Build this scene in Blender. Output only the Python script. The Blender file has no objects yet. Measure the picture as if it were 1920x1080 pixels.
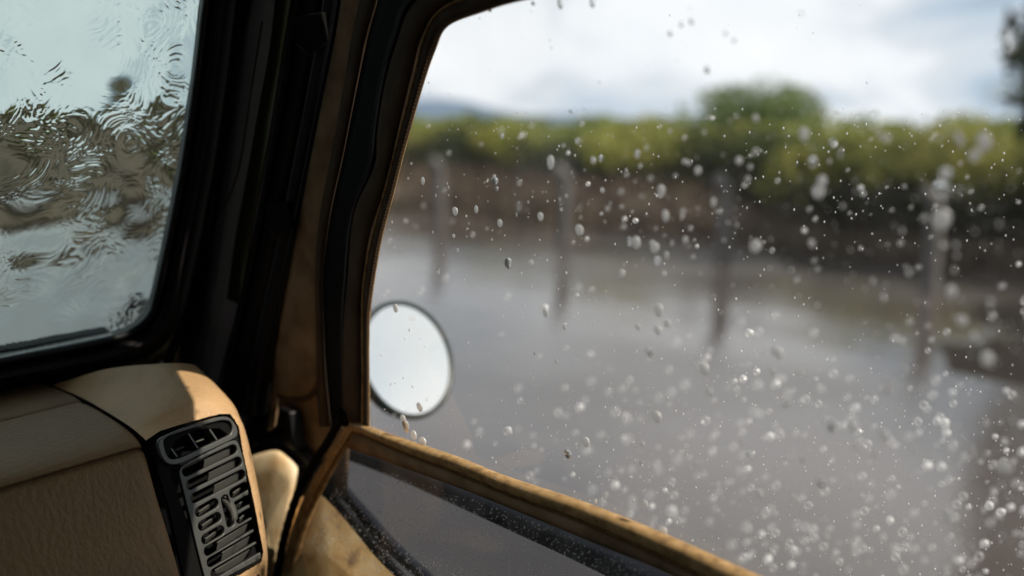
import bpy, math, random
import numpy as np
from mathutils import Vector, Matrix
random.seed(7); rng = np.random.default_rng(7)
S = bpy.context.scene
COL = S.collection
R = math.radians

# ------------------------------------------------------------ camera, sky, sun, exposure
YAW, PITCH, ROLL, FPX = R(44), R(-9.4), R(1.15), 1866.7
CAM = np.array([0.0, 0.0, 1.55])
_f0 = np.array([math.sin(YAW), math.cos(YAW), 0]); _r0 = np.array([math.cos(YAW), -math.sin(YAW), 0]); _z = np.array([0, 0, 1.0])
CF = _f0*math.cos(PITCH) + _z*math.sin(PITCH); _u0 = np.cross(_r0, CF)
CR = _r0*math.cos(ROLL) + _u0*math.sin(ROLL); CU = _u0*math.cos(ROLL) - _r0*math.sin(ROLL)
cd = bpy.data.cameras.new('camera'); cam = bpy.data.objects.new('camera', cd); COL.objects.link(cam)
m = Matrix.Identity(4)
for i in range(3):
    m[i][0], m[i][1], m[i][2], m[i][3] = CR[i], CU[i], -CF[i], CAM[i]
cam.matrix_world = m
cd.sensor_width = 36; cd.lens = 35; cd.clip_start = 0.02; cd.clip_end = 9000
cd.dof.use_dof = True; cd.dof.focus_distance = 0.85; cd.dof.aperture_fstop = 2.3
S.camera = cam
S.view_settings.view_transform = 'Standard'; S.view_settings.look = 'None'
S.view_settings.exposure = 0.10; S.view_settings.gamma = 1.0; S.view_settings.use_curve_mapping = False
S.cycles.use_denoising = True
S.cycles.max_bounces = 14; S.cycles.transmission_bounces = 12; S.cycles.transparent_max_bounces = 24
S.cycles.sample_clamp_indirect = 6.0
S.cycles.caustics_refractive = True; S.cycles.blur_glossy = 0.3

SUN = np.array([0.185, -0.54, 0.60]); SUN = SUN/np.linalg.norm(SUN)
sl = bpy.data.lights.new('sun', 'SUN'); sl.energy = 5.0; sl.angle = R(0.53); sl.color = (1, 0.90, 0.76)
so = bpy.data.objects.new('sun', sl); COL.objects.link(so)
so.rotation_euler = Vector(SUN).to_track_quat('Z', 'Y').to_euler(); so.location = (2, -6, 9)
EL = math.asin(SUN[2]); AZ = math.atan2(SUN[0], SUN[1])

W = bpy.data.worlds.new('World'); S.world = W; W.use_nodes = True
nt = W.node_tree; nt.nodes.clear()
def N(t, typ, **k):
    n = t.nodes.new(typ)
    for a, v in k.items(): setattr(n, a, v)
    return n
out = N(nt, 'ShaderNodeOutputWorld')
sky = N(nt, 'ShaderNodeTexSky', sky_type='NISHITA', sun_disc=False, sun_elevation=EL, sun_rotation=AZ, air_density=1.0, dust_density=2.0)
bg = N(nt, 'ShaderNodeBackground'); bg.inputs[1].default_value = 0.11
nt.links.new(sky.outputs[0], bg.inputs[0])
tc = N(nt, 'ShaderNodeTexCoord'); mp = N(nt, 'ShaderNodeMapping'); mp.inputs[3].default_value = (1, 1, 2.4)
nt.links.new(tc.outputs['Generated'], mp.inputs[0])
no = N(nt, 'ShaderNodeTexNoise'); no.inputs['Scale'].default_value = 4.3; no.inputs['Detail'].default_value = 8; no.inputs['Distortion'].default_value = 0.4
nt.links.new(mp.outputs[0], no.inputs['Vector'])
rp = N(nt, 'ShaderNodeValToRGB')
e = rp.color_ramp.elements
e[0].position = 0.34; e[0].color = (0.45, 0.56, 0.68, 1)
e[1].position = 0.66; e[1].color = (0.97, 0.98, 1.0, 1)
x = rp.color_ramp.elements.new(0.47); x.color = (0.72, 0.77, 0.82, 1)
x = rp.color_ramp.elements.new(0.53); x.color = (0.88, 0.91, 0.94, 1)
nt.links.new(no.outputs[0], rp.inputs[0])
bc = N(nt, 'ShaderNodeBackground'); bc.inputs[1].default_value = 1.0
nt.links.new(rp.outputs[0], bc.inputs[0])
r2 = N(nt, 'ShaderNodeValToRGB'); r2.color_ramp.elements[0].position = 0.22; r2.color_ramp.elements[1].position = 0.36
nt.links.new(no.outputs[0], r2.inputs[0])
mx = N(nt, 'ShaderNodeMixShader'); nt.links.new(r2.outputs[0], mx.inputs[0]); nt.links.new(bg.outputs[0], mx.inputs[1]); nt.links.new(bc.outputs[0], mx.inputs[2])
nt.links.new(mx.outputs[0], out.inputs[0])

# ------------------------------------------------------------ helpers
def ray(u, v): return CF + (u-960)/FPX*CR - (v-540)/FPX*CU
class Plane:
    def __init__(s, p, n): s.p = np.array(p, float); s.n = np.array(n, float)/np.linalg.norm(n)
    def __call__(s, u, v, h=0.0):
        d = ray(u, v); q = s.p + s.n*h
        return CAM + d*(np.dot(q-CAM, s.n)/np.dot(d, s.n))
def xplane(x): return Plane((x, 0, 0), (1, 0, 0))
def proj(p):
    q = np.asarray(p)-CAM; w = q@CF
    return 960+FPX*(q@CR)/w, 540-FPX*(q@CU)/w, w

def cat(pts, n):
    """Catmull-Rom resample of a polyline, n points per span"""
    P = [np.array(p, float) for p in pts]; P = [2*P[0]-P[1]] + P + [2*P[-1]-P[-2]]; o = []
    for i in range(1, len(P)-2):
        for k in range(n):
            t = k/n; a, b, c, d = P[i-1], P[i], P[i+1], P[i+2]
            o.append(0.5*((2*b)+(c-a)*t+(2*a-5*b+4*c-d)*t*t+(3*b-a-3*c+d)*t**3))
    o.append(P[-2]); return o

class MB:
    def __init__(s): s.v = []; s.f = []
    def add(s, v, f):
        b = len(s.v); s.v += [tuple(map(float, p)) for p in v]; s.f += [tuple(i+b for i in q) for q in f]; return s
    def grid(s, rows, close=False):
        n = len(rows); k = len(rows[0]); b = len(s.v)
        for r in rows: s.v += [tuple(map(float, p)) for p in r]
        for i in range(n-1):
            for j in range(k if close else k-1):
                j2 = (j+1) % k
                s.f.append((b+i*k+j, b+i*k+j2, b+(i+1)*k+j2, b+(i+1)*k+j))
        return s
    def tube(s, pts, r, seg=8, cap=True):
        P = [np.array(p, float) for p in pts]; rows = []; prev = None
        for i, p in enumerate(P):
            t = P[min(i+1, len(P)-1)]-P[max(i-1, 0)]; t = t/(np.linalg.norm(t)+1e-12)
            if prev is None:
                a = np.array([0, 0, 1.0]) if abs(t[2]) < .9 else np.array([1.0, 0, 0])
                prev = np.cross(t, a)
            prev = prev - t*np.dot(prev, t); prev /= np.linalg.norm(prev); q = np.cross(t, prev)
            rr = r[i] if hasattr(r, '__len__') else r
            rows.append([p+rr*(math.cos(2*math.pi*k/seg)*prev+math.sin(2*math.pi*k/seg)*q) for k in range(seg)])
        b = len(s.v); s.grid(rows, True)
        if cap:
            s.f.append(tuple(b+k for k in range(seg))[::-1]); e_ = b+(len(rows)-1)*seg; s.f.append(tuple(e_+k for k in range(seg)))
        return s
    def box(s, c, ax, hs):
        """centre, 3 axes, half sizes"""
        c = np.array(c, float); v = []
        for i in (-1, 1):
            for j in (-1, 1):
                for k in (-1, 1): v.append(c+i*hs[0]*ax[0]+j*hs[1]*ax[1]+k*hs[2]*ax[2])
        return s.add(v, [(0, 1, 3, 2), (4, 6, 7, 5), (0, 4, 5, 1), (2, 3, 7, 6), (0, 2, 6, 4), (1, 5, 7, 3)])
    def slab(s, poly, nrm, th):
        """closed polygon (3D pts) given a thickness along nrm"""
        n = len(poly); b = len(s.v); nrm = np.array(nrm, float); 
        s.v += [tuple(map(float, p)) for p in poly]+[tuple(map(float, np.array(p)+nrm*th)) for p in poly]
        s.f.append(tuple(range(b, b+n))); s.f.append(tuple(range(b+2*n-1, b+n-1, -1)))
        for i in range(n): j = (i+1) % n; s.f.append((b+j, b+i, b+n+i, b+n+j))
        return s
    def mesh(s, name, mat=None, smooth=True):
        me = bpy.data.meshes.new(name); me.from_pydata(s.v, [], s.f); me.update()
        if mat: me.materials.append(mat)
        if smooth: me.polygons.foreach_set('use_smooth', [True]*len(me.polygons))
        return me
    def build(s, name, mat, parent=None, smooth=True, label=None, solid=0, bevel=0, auto=None, sub=0):
        me = s.mesh(name, mat, smooth)
        if auto:
            try: me.set_sharp_from_angle(angle=R(auto))
            except Exception: pass
        o = bpy.data.objects.new(name, me); COL.objects.link(o)
        if parent: o.parent = parent
        if label: o['label'] = label
        if solid: md = o.modifiers.new('solid', 'SOLIDIFY'); md.thickness = solid; md.offset = 0
        if bevel: md = o.modifiers.new('bevel', 'BEVEL'); md.width = bevel; md.segments = 2; md.limit_method = 'ANGLE'
        if sub: md = o.modifiers.new('subsurf', 'SUBSURF'); md.levels = sub; md.render_levels = sub
        return o
def tag(o, label=None, cat=None, group=None, kind=None):
    if label: o['label'] = label
    if cat: o['category'] = cat
    if group: o['group'] = group
    if kind: o['kind'] = kind
    return o
def empty(name, loc=(0, 0, 0)):
    o = bpy.data.objects.new(name, None); o.location = loc; COL.objects.link(o); o.empty_display_size = .05; return o

# ------------------------------------------------------------ materials
def mat(name, col=(.5, .5, .5), rough=.5, spec=.5, metal=0, noise=None, bump=None, cols=None, coat=0, sheen=0, transl=0):
    """noise=(scale, detail, stretch) drives cols ramp ; bump=[(scale, strength, dist, stretch, kind)]"""
    M = bpy.data.materials.new(name); M.use_nodes = True; t = M.node_tree; b = t.nodes['Principled BSDF']
    b.inputs['Base Color'].default_value = (*col, 1); b.inputs['Roughness'].default_value = rough
    b.inputs['Specular IOR Level'].default_value = spec; b.inputs['Metallic'].default_value = metal
    b.inputs['Coat Weight'].default_value = coat; b.inputs['Sheen Weight'].default_value = sheen
    tc = N(t, 'ShaderNodeTexCoord')
    def nz(scale, det, st=(1, 1, 1), kind='n'):
        mp = N(t, 'ShaderNodeMapping'); mp.inputs[3].default_value = st; t.links.new(tc.outputs['Object'], mp.inputs[0])
        if kind == 'v':
            n = N(t, 'ShaderNodeTexVoronoi', feature='DISTANCE_TO_EDGE'); n.inputs['Scale'].default_value = scale; t.links.new(mp.outputs[0], n.inputs['Vector']); return n.outputs['Distance']
        n = N(t, 'ShaderNodeTexNoise'); n.inputs['Scale'].default_value = scale; n.inputs['Detail'].default_value = det
        t.links.new(mp.outputs[0], n.inputs['Vector']); return n.outputs[0]
    if cols:
        sc, de, st = noise; r_ = N(t, 'ShaderNodeValToRGB'); el = r_.color_ramp.elements
        while len(el) < len(cols): el.new(.5)
        for i, (p, c) in enumerate(cols): el[i].position = p; el[i].color = (*c, 1)
        t.links.new(nz(sc, de, st), r_.inputs[0]); t.links.new(r_.outputs[0], b.inputs['Base Color'])
    prev = None
    for (sc, stg, dist, st, kd) in (bump or []):
        bn = N(t, 'ShaderNodeBump'); bn.inputs['Strength'].default_value = stg; bn.inputs['Distance'].default_value = dist
        t.links.new(nz(sc, 3, st, kd), bn.inputs['Height'])
        if prev: t.links.new(prev.outputs[0], bn.inputs['Normal'])
        prev = bn
    if prev: t.links.new(prev.outputs[0], b.inputs['Normal'])
    if transl:
        o_ = t.nodes['Material Output']; tr = N(t, 'ShaderNodeBsdfTranslucent'); mxx = N(t, 'ShaderNodeMixShader'); mxx.inputs[0].default_value = transl
        if cols: t.links.new(r_.outputs[0], tr.inputs[0])
        else: tr.inputs[0].default_value = (*col, 1)
        t.links.new(b.outputs[0], mxx.inputs[1]); t.links.new(tr.outputs[0], mxx.inputs[2]); t.links.new(mxx.outputs[0], o_.inputs[0])
    return M
def glassmat(name, col=(1, 1, 1), rough=0, ior=1.33):
    M = bpy.data.materials.new(name); M.use_nodes = True; t = M.node_tree; t.nodes.remove(t.nodes['Principled BSDF'])
    g = N(t, 'ShaderNodeBsdfGlass'); g.inputs[0].default_value = (*col, 1); g.inputs[1].default_value = rough; g.inputs[2].default_value = ior
    t.links.new(g.outputs[0], t.nodes['Material Output'].inputs[0]); return M
def glint_glass(name, k, rough):  # glass whitened by a diffuse share that stands in for sun glints
    M = glassmat(name, (1, 1, 1), rough); t = M.node_tree; g = [n for n in t.nodes if n.type == 'BSDF_GLASS'][0]
    d = N(t, 'ShaderNodeBsdfDiffuse'); d.inputs[0].default_value = (.95, .95, .95, 1); l = N(t, 'ShaderNodeBsdfTranslucent'); l.inputs[0].default_value = (.95, .95, .95, 1)
    a = N(t, 'ShaderNodeMixShader'); t.links.new(d.outputs[0], a.inputs[1]); t.links.new(l.outputs[0], a.inputs[2])
    gs = N(t, 'ShaderNodeBsdfGlossy'); gs.inputs['Roughness'].default_value = .28; a2 = N(t, 'ShaderNodeMixShader'); a2.inputs[0].default_value = .35
    t.links.new(a.outputs[0], a2.inputs[1]); t.links.new(gs.outputs[0], a2.inputs[2]); a = a2
    b = N(t, 'ShaderNodeMixShader'); b.inputs[0].default_value = k; t.links.new(g.outputs[0], b.inputs[1]); t.links.new(a.outputs[0], b.inputs[2])
    t.links.new(b.outputs[0], t.nodes['Material Output'].inputs[0]); return M
def panemat(name, tint, haze=0.0, rough=.02, hz=(.5, .5, .5), hscale=60, gloss=1.0, streak=0.0):
    """thin clear sheet: transparent + fresnel reflection + a film of diffuse dirt"""
    M = bpy.data.materials.new(name); M.use_nodes = True; t = M.node_tree; t.nodes.remove(t.nodes['Principled BSDF'])
    tr = N(t, 'ShaderNodeBsdfTransparent'); tr.inputs[0].default_value = (*tint, 1)
    gl = N(t, 'ShaderNodeBsdfGlossy'); gl.inputs['Roughness'].default_value = rough
    fr = N(t, 'ShaderNodeFresnel'); fr.inputs[0].default_value = 1.45
    mu = N(t, 'ShaderNodeMath', operation='MULTIPLY'); mu.inputs[1].default_value = gloss; t.links.new(fr.outputs[0], mu.inputs[0])
    m1 = N(t, 'ShaderNodeMixShader'); t.links.new(mu.outputs[0], m1.inputs[0]); t.links.new(tr.outputs[0], m1.inputs[1]); t.links.new(gl.outputs[0], m1.inputs[2])
    last = m1
    if haze:
        df = N(t, 'ShaderNodeBsdfDiffuse'); df.inputs[0].default_value = (*hz, 1)
        tl = N(t, 'ShaderNodeBsdfTranslucent'); tl.inputs[0].default_value = (*hz, 1)
        md = N(t, 'ShaderNodeMixShader'); t.links.new(df.outputs[0], md.inputs[1]); t.links.new(tl.outputs[0], md.inputs[2])
        tc = N(t, 'ShaderNodeTexCoord'); n = N(t, 'ShaderNodeTexNoise'); n.inputs['Scale'].default_value = hscale; n.inputs['Detail'].default_value = 6
        t.links.new(tc.outputs['Object'], n.inputs['Vector'])
        mr = N(t, 'ShaderNodeMapRange'); mr.inputs[1].default_value = .35; mr.inputs[2].default_value = .75; mr.inputs[3].default_value = haze*.4; mr.inputs[4].default_value = haze*1.8
        t.links.new(n.outputs[0], mr.inputs[0])
        m2 = N(t, 'ShaderNodeMixShader'); t.links.new(mr.outputs[0], m2.inputs[0]); t.links.new(m1.outputs[0], m2.inputs[1]); t.links.new(md.outputs[0], m2.inputs[2]); last = m2
    t.links.new(last.outputs[0], t.nodes['Material Output'].inputs[0]); return M

U1 = (1, 1, 1)
GRAIN = [(330, .9, .0012, U1, 'n'), (650, .7, .0008, U1, 'v')]
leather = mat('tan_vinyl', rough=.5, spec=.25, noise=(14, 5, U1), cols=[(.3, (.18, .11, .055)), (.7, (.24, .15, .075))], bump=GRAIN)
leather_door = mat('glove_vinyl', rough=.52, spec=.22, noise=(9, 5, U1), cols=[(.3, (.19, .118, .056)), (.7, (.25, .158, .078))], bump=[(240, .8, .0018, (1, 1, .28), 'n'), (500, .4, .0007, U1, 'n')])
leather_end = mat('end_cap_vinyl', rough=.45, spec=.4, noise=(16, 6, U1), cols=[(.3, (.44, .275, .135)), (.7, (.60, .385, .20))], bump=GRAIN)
black_pl = mat('black_paint', (.003, .003, .0035), .5, .18, bump=[(200, .1, .001, U1, 'n')])
rubber = mat('black_rubber', (.006, .006, .007), .45, .3)
green_pl = mat('dark_olive_paint', (.018, .027, .012), .5, .2)
trim_a = mat('black_trim', (.006, .007, .008), .5, .2)
trim_b = mat('charcoal_trim', (.014, .012, .015), .55, .2)
vent_pl = mat('vent_plastic', (.058, .060, .055), .40, .5, bump=[(700, .25, .0004, U1, 'n')])
vent_in = mat('vane_plastic', (.085, .084, .076), .5, .4, bump=[(300, .3, .0005, U1, 'n')])
void = mat('duct_black', (.006, .006, .006), .8, .1)
cloth = mat('tan_cloth', rough=.85, spec=.15, noise=(30, 6, U1), cols=[(.3, (.15, .095, .053)), (.55, (.25, .165, .095)), (.75, (.31, .21, .13))], bump=[(1500, .4, .0005, U1, 'n'), (40, .4, .004, U1, 'n')])
cloth_dk = mat('brown_cloth', rough=.8, spec=.15, noise=(30, 5, U1), cols=[(.3, (.052, .034, .022)), (.7, (.082, .056, .036))], bump=[(1500, .4, .0005, U1, 'n'), (60, .3, .003, U1, 'n')])
binding = mat('binding_tape', rough=.7, spec=.25, noise=(120, 6, U1), cols=[(.3, (.20, .115, .045)), (.5, (.36, .22, .09)), (.72, (.47, .30, .14))], bump=[(1400, .5, .0005, U1, 'n'), (160, .4, .001, U1, 'n')])
pale = mat('sun_toned_tan_metal', rough=.6, spec=.3, noise=(22, 6, U1), cols=[(.32, (.48, .29, .12)), (.5, (.74, .57, .34)), (.7, (.82, .72, .54))], bump=[(90, .3, .001, U1, 'n')])  # pale tone painted in for sunlight, orange tone for its shaded part
tanpad = mat('dirty_tan_pad', rough=.7, spec=.2, noise=(34, 8, U1), cols=[(.3, (.30, .19, .10)), (.44, (.74, .50, .22)), (.7, (.88, .70, .40))], bump=[(50, .5, .003, U1, 'n'), (300, .4, .001, U1, 'n')])  # gold raised in the colour to stand in for sun on the pad
cord = mat('black_cord', (.004, .0045, .0055), .6, .12)
thread = mat('dark_thread', (.05, .028, .012), .8, .2)
navy = mat('navy_band', (.030, .036, .050), .9, .02)
drop_m = glint_glass('rain_water', .2, 0.0)
def glint_shell(name, lo, hi):  # white share, stronger at the rim, painted in for glints and ring highlights
    M = bpy.data.materials.new(name); M.use_nodes = True; t = M.node_tree; t.nodes.remove(t.nodes['Principled BSDF'])
    tr = N(t, 'ShaderNodeBsdfTransparent'); d = N(t, 'ShaderNodeBsdfDiffuse'); d.inputs[0].default_value = (.95, .95, .95, 1); l = N(t, 'ShaderNodeBsdfTranslucent'); l.inputs[0].default_value = (.95, .95, .95, 1)
    gs = N(t, 'ShaderNodeBsdfGlossy'); gs.inputs['Roughness'].default_value = .22
    a = N(t, 'ShaderNodeMixShader'); t.links.new(d.outputs[0], a.inputs[1]); t.links.new(l.outputs[0], a.inputs[2])
    b = N(t, 'ShaderNodeMixShader'); b.inputs[0].default_value = .3; t.links.new(a.outputs[0], b.inputs[1]); t.links.new(gs.outputs[0], b.inputs[2])
    lw = N(t, 'ShaderNodeLayerWeight'); lw.inputs[0].default_value = .5
    mr = N(t, 'ShaderNodeMapRange'); mr.inputs[1].default_value = .25; mr.inputs[2].default_value = .9; mr.inputs[3].default_value = lo; mr.inputs[4].default_value = hi; t.links.new(lw.outputs['Facing'], mr.inputs[0])
    m = N(t, 'ShaderNodeMixShader'); t.links.new(mr.outputs[0], m.inputs[0]); t.links.new(tr.outputs[0], m.inputs[1]); t.links.new(b.outputs[0], m.inputs[2])
    t.links.new(m.outputs[0], t.nodes['Material Output'].inputs[0]); return M
air_m = glint_shell('splash_water', .45, .95)
air_dim = glint_shell('dim_splash_water', .12, .38)
bright_m = glint_shell('glint_white_drop', .72, 1.0)
fine_m = glint_shell('fine_rain_water', .55, .85)
film_m = glassmat('windscreen_water', (.97, 1, .99), 0.0)
ws_glass = panemat('tinted_glass', (.56, .635, .62), gloss=.3)
pane_m = panemat('clear_vinyl', (.97, .98, .98), haze=.022, gloss=.05, hz=(.8, .8, .8), hscale=25)
low_m = panemat('dirty_clear_vinyl', (.40, .40, .41), haze=.06, gloss=.6, rough=.1, hz=(.5, .5, .48), hscale=45)
mirror_m = mat('mirror_glass', (.94, .94, .90), .12, .5, metal=1, bump=[(220, .12, .001, U1, 'n')])
rim_m = mat('mirror_rim', (.006, .014, .013), .35)
concrete = mat('weathered_concrete', rough=.85, noise=(6, 6, U1), cols=[(.3, (.06, .056, .052)), (.7, (.11, .102, .095))], bump=[(30, .5, .01, U1, 'n')])
bark = mat('bark', rough=.9, noise=(12, 5, (1, 1, .2)), cols=[(.3, (.05, .04, .03)), (.7, (.12, .095, .07))], bump=[(20, .8, .02, (1, 1, .2), 'n')])
def leafm(n, a, b): return mat(n, rough=.6, spec=.25, noise=(1.3, 4, U1), cols=[(.35, a), (.65, b)], transl=.35)
leaf_y = leafm('leaf_olive', (.17, .20, .045), (.36, .34, .085))
leaf_g = leafm('leaf_green', (.12, .165, .04), (.27, .29, .075))
leaf_d = leafm('leaf_dark', (.02, .035, .012), (.05, .07, .022))
leaf_b = leafm('leaf_dry', (.10, .088, .062), (.21, .18, .125))
leaf_t = leafm('leaf_tree', (.075, .125, .035), (.18, .23, .075))

# ------------------------------------------------------------ the land: ground, flood water, far hill
def ground_h(x, y):
    sh = 11.4 + 1.0*math.sin(y*.31+.6) + .7*math.sin(y*.83+2.) - 7.6*min(1, max(0, (y-13.5)/3.5)) + 1.6*math.exp(-((y-2.9)/1.3)**2)
    t = max(0, min(1, (x-sh)/2.6)); t = t*t*(3-2*t)
    h = -.25 + .75*t + .05*math.sin(x*3.1+y*1.7)*t
    q = (x-(12.6-2.6*math.exp(-((y-5.4-.15*(x-9))/1.5)**2)))/1.6
    h = max(h, -.25+min(.29, .25*max(0, q+1))+.02*math.sin(x*4.1+y*2.7))  # low shoal added where the bank's dark reflection lies on the water
    q = 2.2*(1-math.hypot((x-9.4)/3.7, (y-1.2)/2.3)+.12*math.sin(x*2.3+y*1.7))
    if q > -.5: h = max(h, -.10+.14*min(1, q+.5)+.02*math.sin(x*5+y*3))  # mud mound added in place of a dark reflection at the right
    if x < -7: h = -.25 + .9*min(1, (-7-x)/3)
    return h
gx = [-3000, -1200, -500, -200, -80, -40, -20, -12, -9, -7]+[-5, -3, -1, 1, 3, 4]+[4.5+.4*i for i in range(34)]+[20, 24, 32, 50, 90, 200, 500, 1200, 3000]
gy = [-3000, -1000, -300, -100, -50, -25, -12]+[-8+.5*i for i in range(136)]+[66, 75, 90, 130, 200, 400, 1000, 3000]
soil = mat('brown_soil', rough=.95, spec=.1, noise=(.9, 8, U1), cols=[(.3, (.05, .039, .031)), (.5, (.088, .069, .055)), (.7, (.085, .075, .05))], bump=[(4, .8, .08, U1, 'n')])
_t = soil.node_tree; _b = _t.nodes['Principled BSDF']; _g = N(_t, 'ShaderNodeNewGeometry'); _s = N(_t, 'ShaderNodeSeparateXYZ'); _m = N(_t, 'ShaderNodeMapRange')
_m.inputs[1].default_value = .06; _m.inputs[2].default_value = .38; _m.inputs[3].default_value = .22; _m.inputs[4].default_value = 1
_t.links.new(_g.outputs['Position'], _s.inputs[0]); _t.links.new(_s.outputs[2], _m.inputs[0]); _x = N(_t, 'ShaderNodeMix', data_type='RGBA', blend_type='MULTIPLY'); _x.inputs[0].default_value = 1
_l = _b.inputs['Base Color'].links[0].from_socket; _t.links.new(_l, _x.inputs[6]); _t.links.new(_m.outputs[0], _x.inputs[7]); _t.links.new(_x.outputs[2], _b.inputs['Base Color'])
g = MB().grid([[(x, y, ground_h(x, y)) for x in gx] for y in gy]).build('ground', soil); tag(g, kind='structure')
wat = mat('muddy_water', rough=.10, spec=.6, noise=(.35, 6, (1, .45, 1)), cols=[(.3, (.044, .036, .031)), (.6, (.072, .062, .057)), (.8, (.105, .094, .090))],
          bump=[(1.1, .14, .08, (1, .6, 1), 'n'), (9, .22, .010, (1, .6, 1), 'n'), (45, .2, .003, U1, 'n')])
_t = wat.node_tree; _c = N(_t, 'ShaderNodeTexCoord'); _n = N(_t, 'ShaderNodeTexNoise'); _n.inputs['Scale'].default_value = .22; _n.inputs['Detail'].default_value = 3
_m = N(_t, 'ShaderNodeMapRange'); _m.inputs[1].default_value = .42; _m.inputs[2].default_value = .58; _m.inputs[3].default_value = .05; _m.inputs[4].default_value = .24
_t.links.new(_c.outputs['Object'], _n.inputs['Vector']); _t.links.new(_n.outputs[0], _m.inputs[0]); _t.links.new(_m.outputs[0], _t.nodes['Principled BSDF'].inputs['Roughness'])
w = MB().grid([[(x, y, 0) for x in (-3000, -100, 0, 12, 100, 3000)] for y in (-3000, -100, 0, 30, 100, 3000)]).build('flood_water', wat); tag(w, kind='structure')
# far hill ridge on the horizon
hillm = mat('distant_hill', rough=1, spec=0, noise=(.004, 5, U1), cols=[(.3, (.10, .14, .20)), (.7, (.15, .20, .27))])  # blue-grey base colour stands in for the haze of distance
rows = []
for k in range(5):
    r_ = []
    for i in range(90):
        a = R(20+i*1.0); d = 2300+k*260
        hh = (1-abs(k-2)/2.0)*(30+15*math.sin(a*9+1)+16*math.sin(a*21)+8*math.sin(a*47))*max(.25, 1-max(0, math.degrees(a)-42)/60)
        r_.append((d*math.sin(a), d*math.cos(a), max(-1, hh)))
    rows.append(r_)
tag(MB().grid(rows).build('hill', hillm), kind='structure')

# ------------------------------------------------------------ vegetation beyond the water
def leafcloud(name, n, rx, ry, rz, size, lobes, mt, seed):
    r = np.random.default_rng(seed); V = []; Fc = []
    cs = [(r.uniform(-.62, .62)*rx, r.uniform(-.62, .62)*ry, r.uniform(-.45, .6)*rz, r.uniform(.32, .58)) for _ in range(lobes)]
    for i in range(n):
        c = cs[r.integers(len(cs))]; d = r.normal(size=3); d /= np.linalg.norm(d); q = r.uniform(.45, 1)**.5
        p = np.array([c[0]+d[0]*q*c[3]*rx, c[1]+d[1]*q*c[3]*ry, c[2]+d[2]*q*c[3]*rz])
        a = r.normal(size=3); a /= np.linalg.norm(a); b = np.cross(a, r.normal(size=3)); b /= np.linalg.norm(b); s_ = size*r.uniform(.5, 1.4)
        k = len(V); V += [p-a*s_, p+b*s_*.45, p+a*s_, p-b*s_*.45]; Fc.append((k, k+1, k+2, k+3))
    m_ = MB(); m_.add(V, Fc); return m_.mesh(name, mt, smooth=False)
def stem_mesh(name, h, r, seed, nb=4):
    q = random.Random(seed); m_ = MB()
    m_.tube([(0, 0, -.3), (.02*h, 0, h*.3), (.05*h, .03*h, h*.65), (.02*h, 0, h)], [r, r*.8, r*.55, r*.2], 7)
    for i in range(nb):
        a = q.uniform(0, 6.28); z0 = h*q.uniform(.25, .6); L = h*q.uniform(.35, .6)
        m_.tube([(.03*h, 0, z0), (math.cos(a)*L*.5, math.sin(a)*L*.5, z0+L*.4), (math.cos(a)*L, math.sin(a)*L, z0+L*.85)], [r*.5, r*.3, r*.1], 5)
    return m_.mesh(name, bark)
shr_c = [leafcloud('crown', 2600, 1.5, 1.5, .95, .085, 9, mt, 40+i) for i, mt in enumerate((leaf_y, leaf_g, leaf_y, leaf_d, leaf_b))]
shr_s = stem_mesh('trunk', 1.3, .05, 3)
def plant(name, loc, sc, rz, crown, stem, cz, label, cat_, group):
    o = empty(name, loc); o.scale = (sc[0], sc[1], sc[2]); o.rotation_euler.z = rz; tag(o, label, cat_, group)
    for nm, me, z in (('crown', crown, cz), ('trunk', stem, 0)):
        c = bpy.data.objects.new(nm, me); COL.objects.link(c); c.parent = o; c.location.z = z
    return o
k = 0
zone = ['low olive-green shrub of the hedge seen between the side pillar and the third concrete post', 'broad green shrub in the hedge beyond the right half of the floodwater', 'brownish shrub of the far hedge seen through the wet windscreen']
for row, (x0, dz) in enumerate(((14.6, 0), (15.9, .15), (17.4, .3))):
    y = -6.0+row*.7
    while y < 62:
        step = random.uniform(1.35, 1.9)*(1 if y < 26 else 1.6)
        x = x0+random.uniform(-.5, .5); s_ = random.uniform(.78, 1.0)*(1 if y < 26 else 1.2)
        u = proj((x, y, 1))[0]
        zn = 2 if u < 500 else (0 if u < 1330 else 1)
        zh = (.80+dz*.3)*random.uniform(.95, 1.04)
        if u < 2100:
            plant('shrub', (x, y, .35), (s_, s_, zh), random.uniform(0, 6.3), shr_c[random.choice((4, 4, 4, 0)) if zn == 2 else random.choice((0, 0, 1, 2, 3 if row == 0 else 1))], shr_s, .72, zone[zn], 'shrub', ['hedge shrubs left of the third post', 'hedge shrubs right of the third post', 'hedge shrubs seen through the windscreen'][zn])
            k += 1
        y += step
# dark undergrowth standing in for the shade along the foot of the hedge and dry brown grass on the bank
def tuft(n, y0, y1, x0, x1, h, mt, name, seed, lab):
    r = np.random.default_rng(seed); V = []; Fc = []
    for i in range(n):
        x = r.uniform(x0, x1); y = y0+(y1-y0)*r.uniform(0, 1)**1.5; z = ground_h(x, y)-.03; a = r.uniform(0, 6.28); hh = h*r.uniform(.4, 1.2); wd = .03
        if z < -.1: continue
        l = r.normal(size=2)*hh*.35; kk = len(V); c, s_ = math.cos(a)*wd, math.sin(a)*wd
        V += [(x-c, y-s_, z), (x+c, y+s_, z), (x+l[0], y+l[1], z+hh)]; Fc.append((kk, kk+1, kk+2))
    o = MB().add(V, Fc).build(name, mt, smooth=False); tag(o, lab, 'grass', kind='stuff')
dry = mat('dry_grass', rough=.9, spec=.1, noise=(2.5, 5, U1), cols=[(.3, (.05, .038, .030)), (.55, (.105, .080, .062)), (.75, (.14, .125, .07))], transl=.2)
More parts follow.
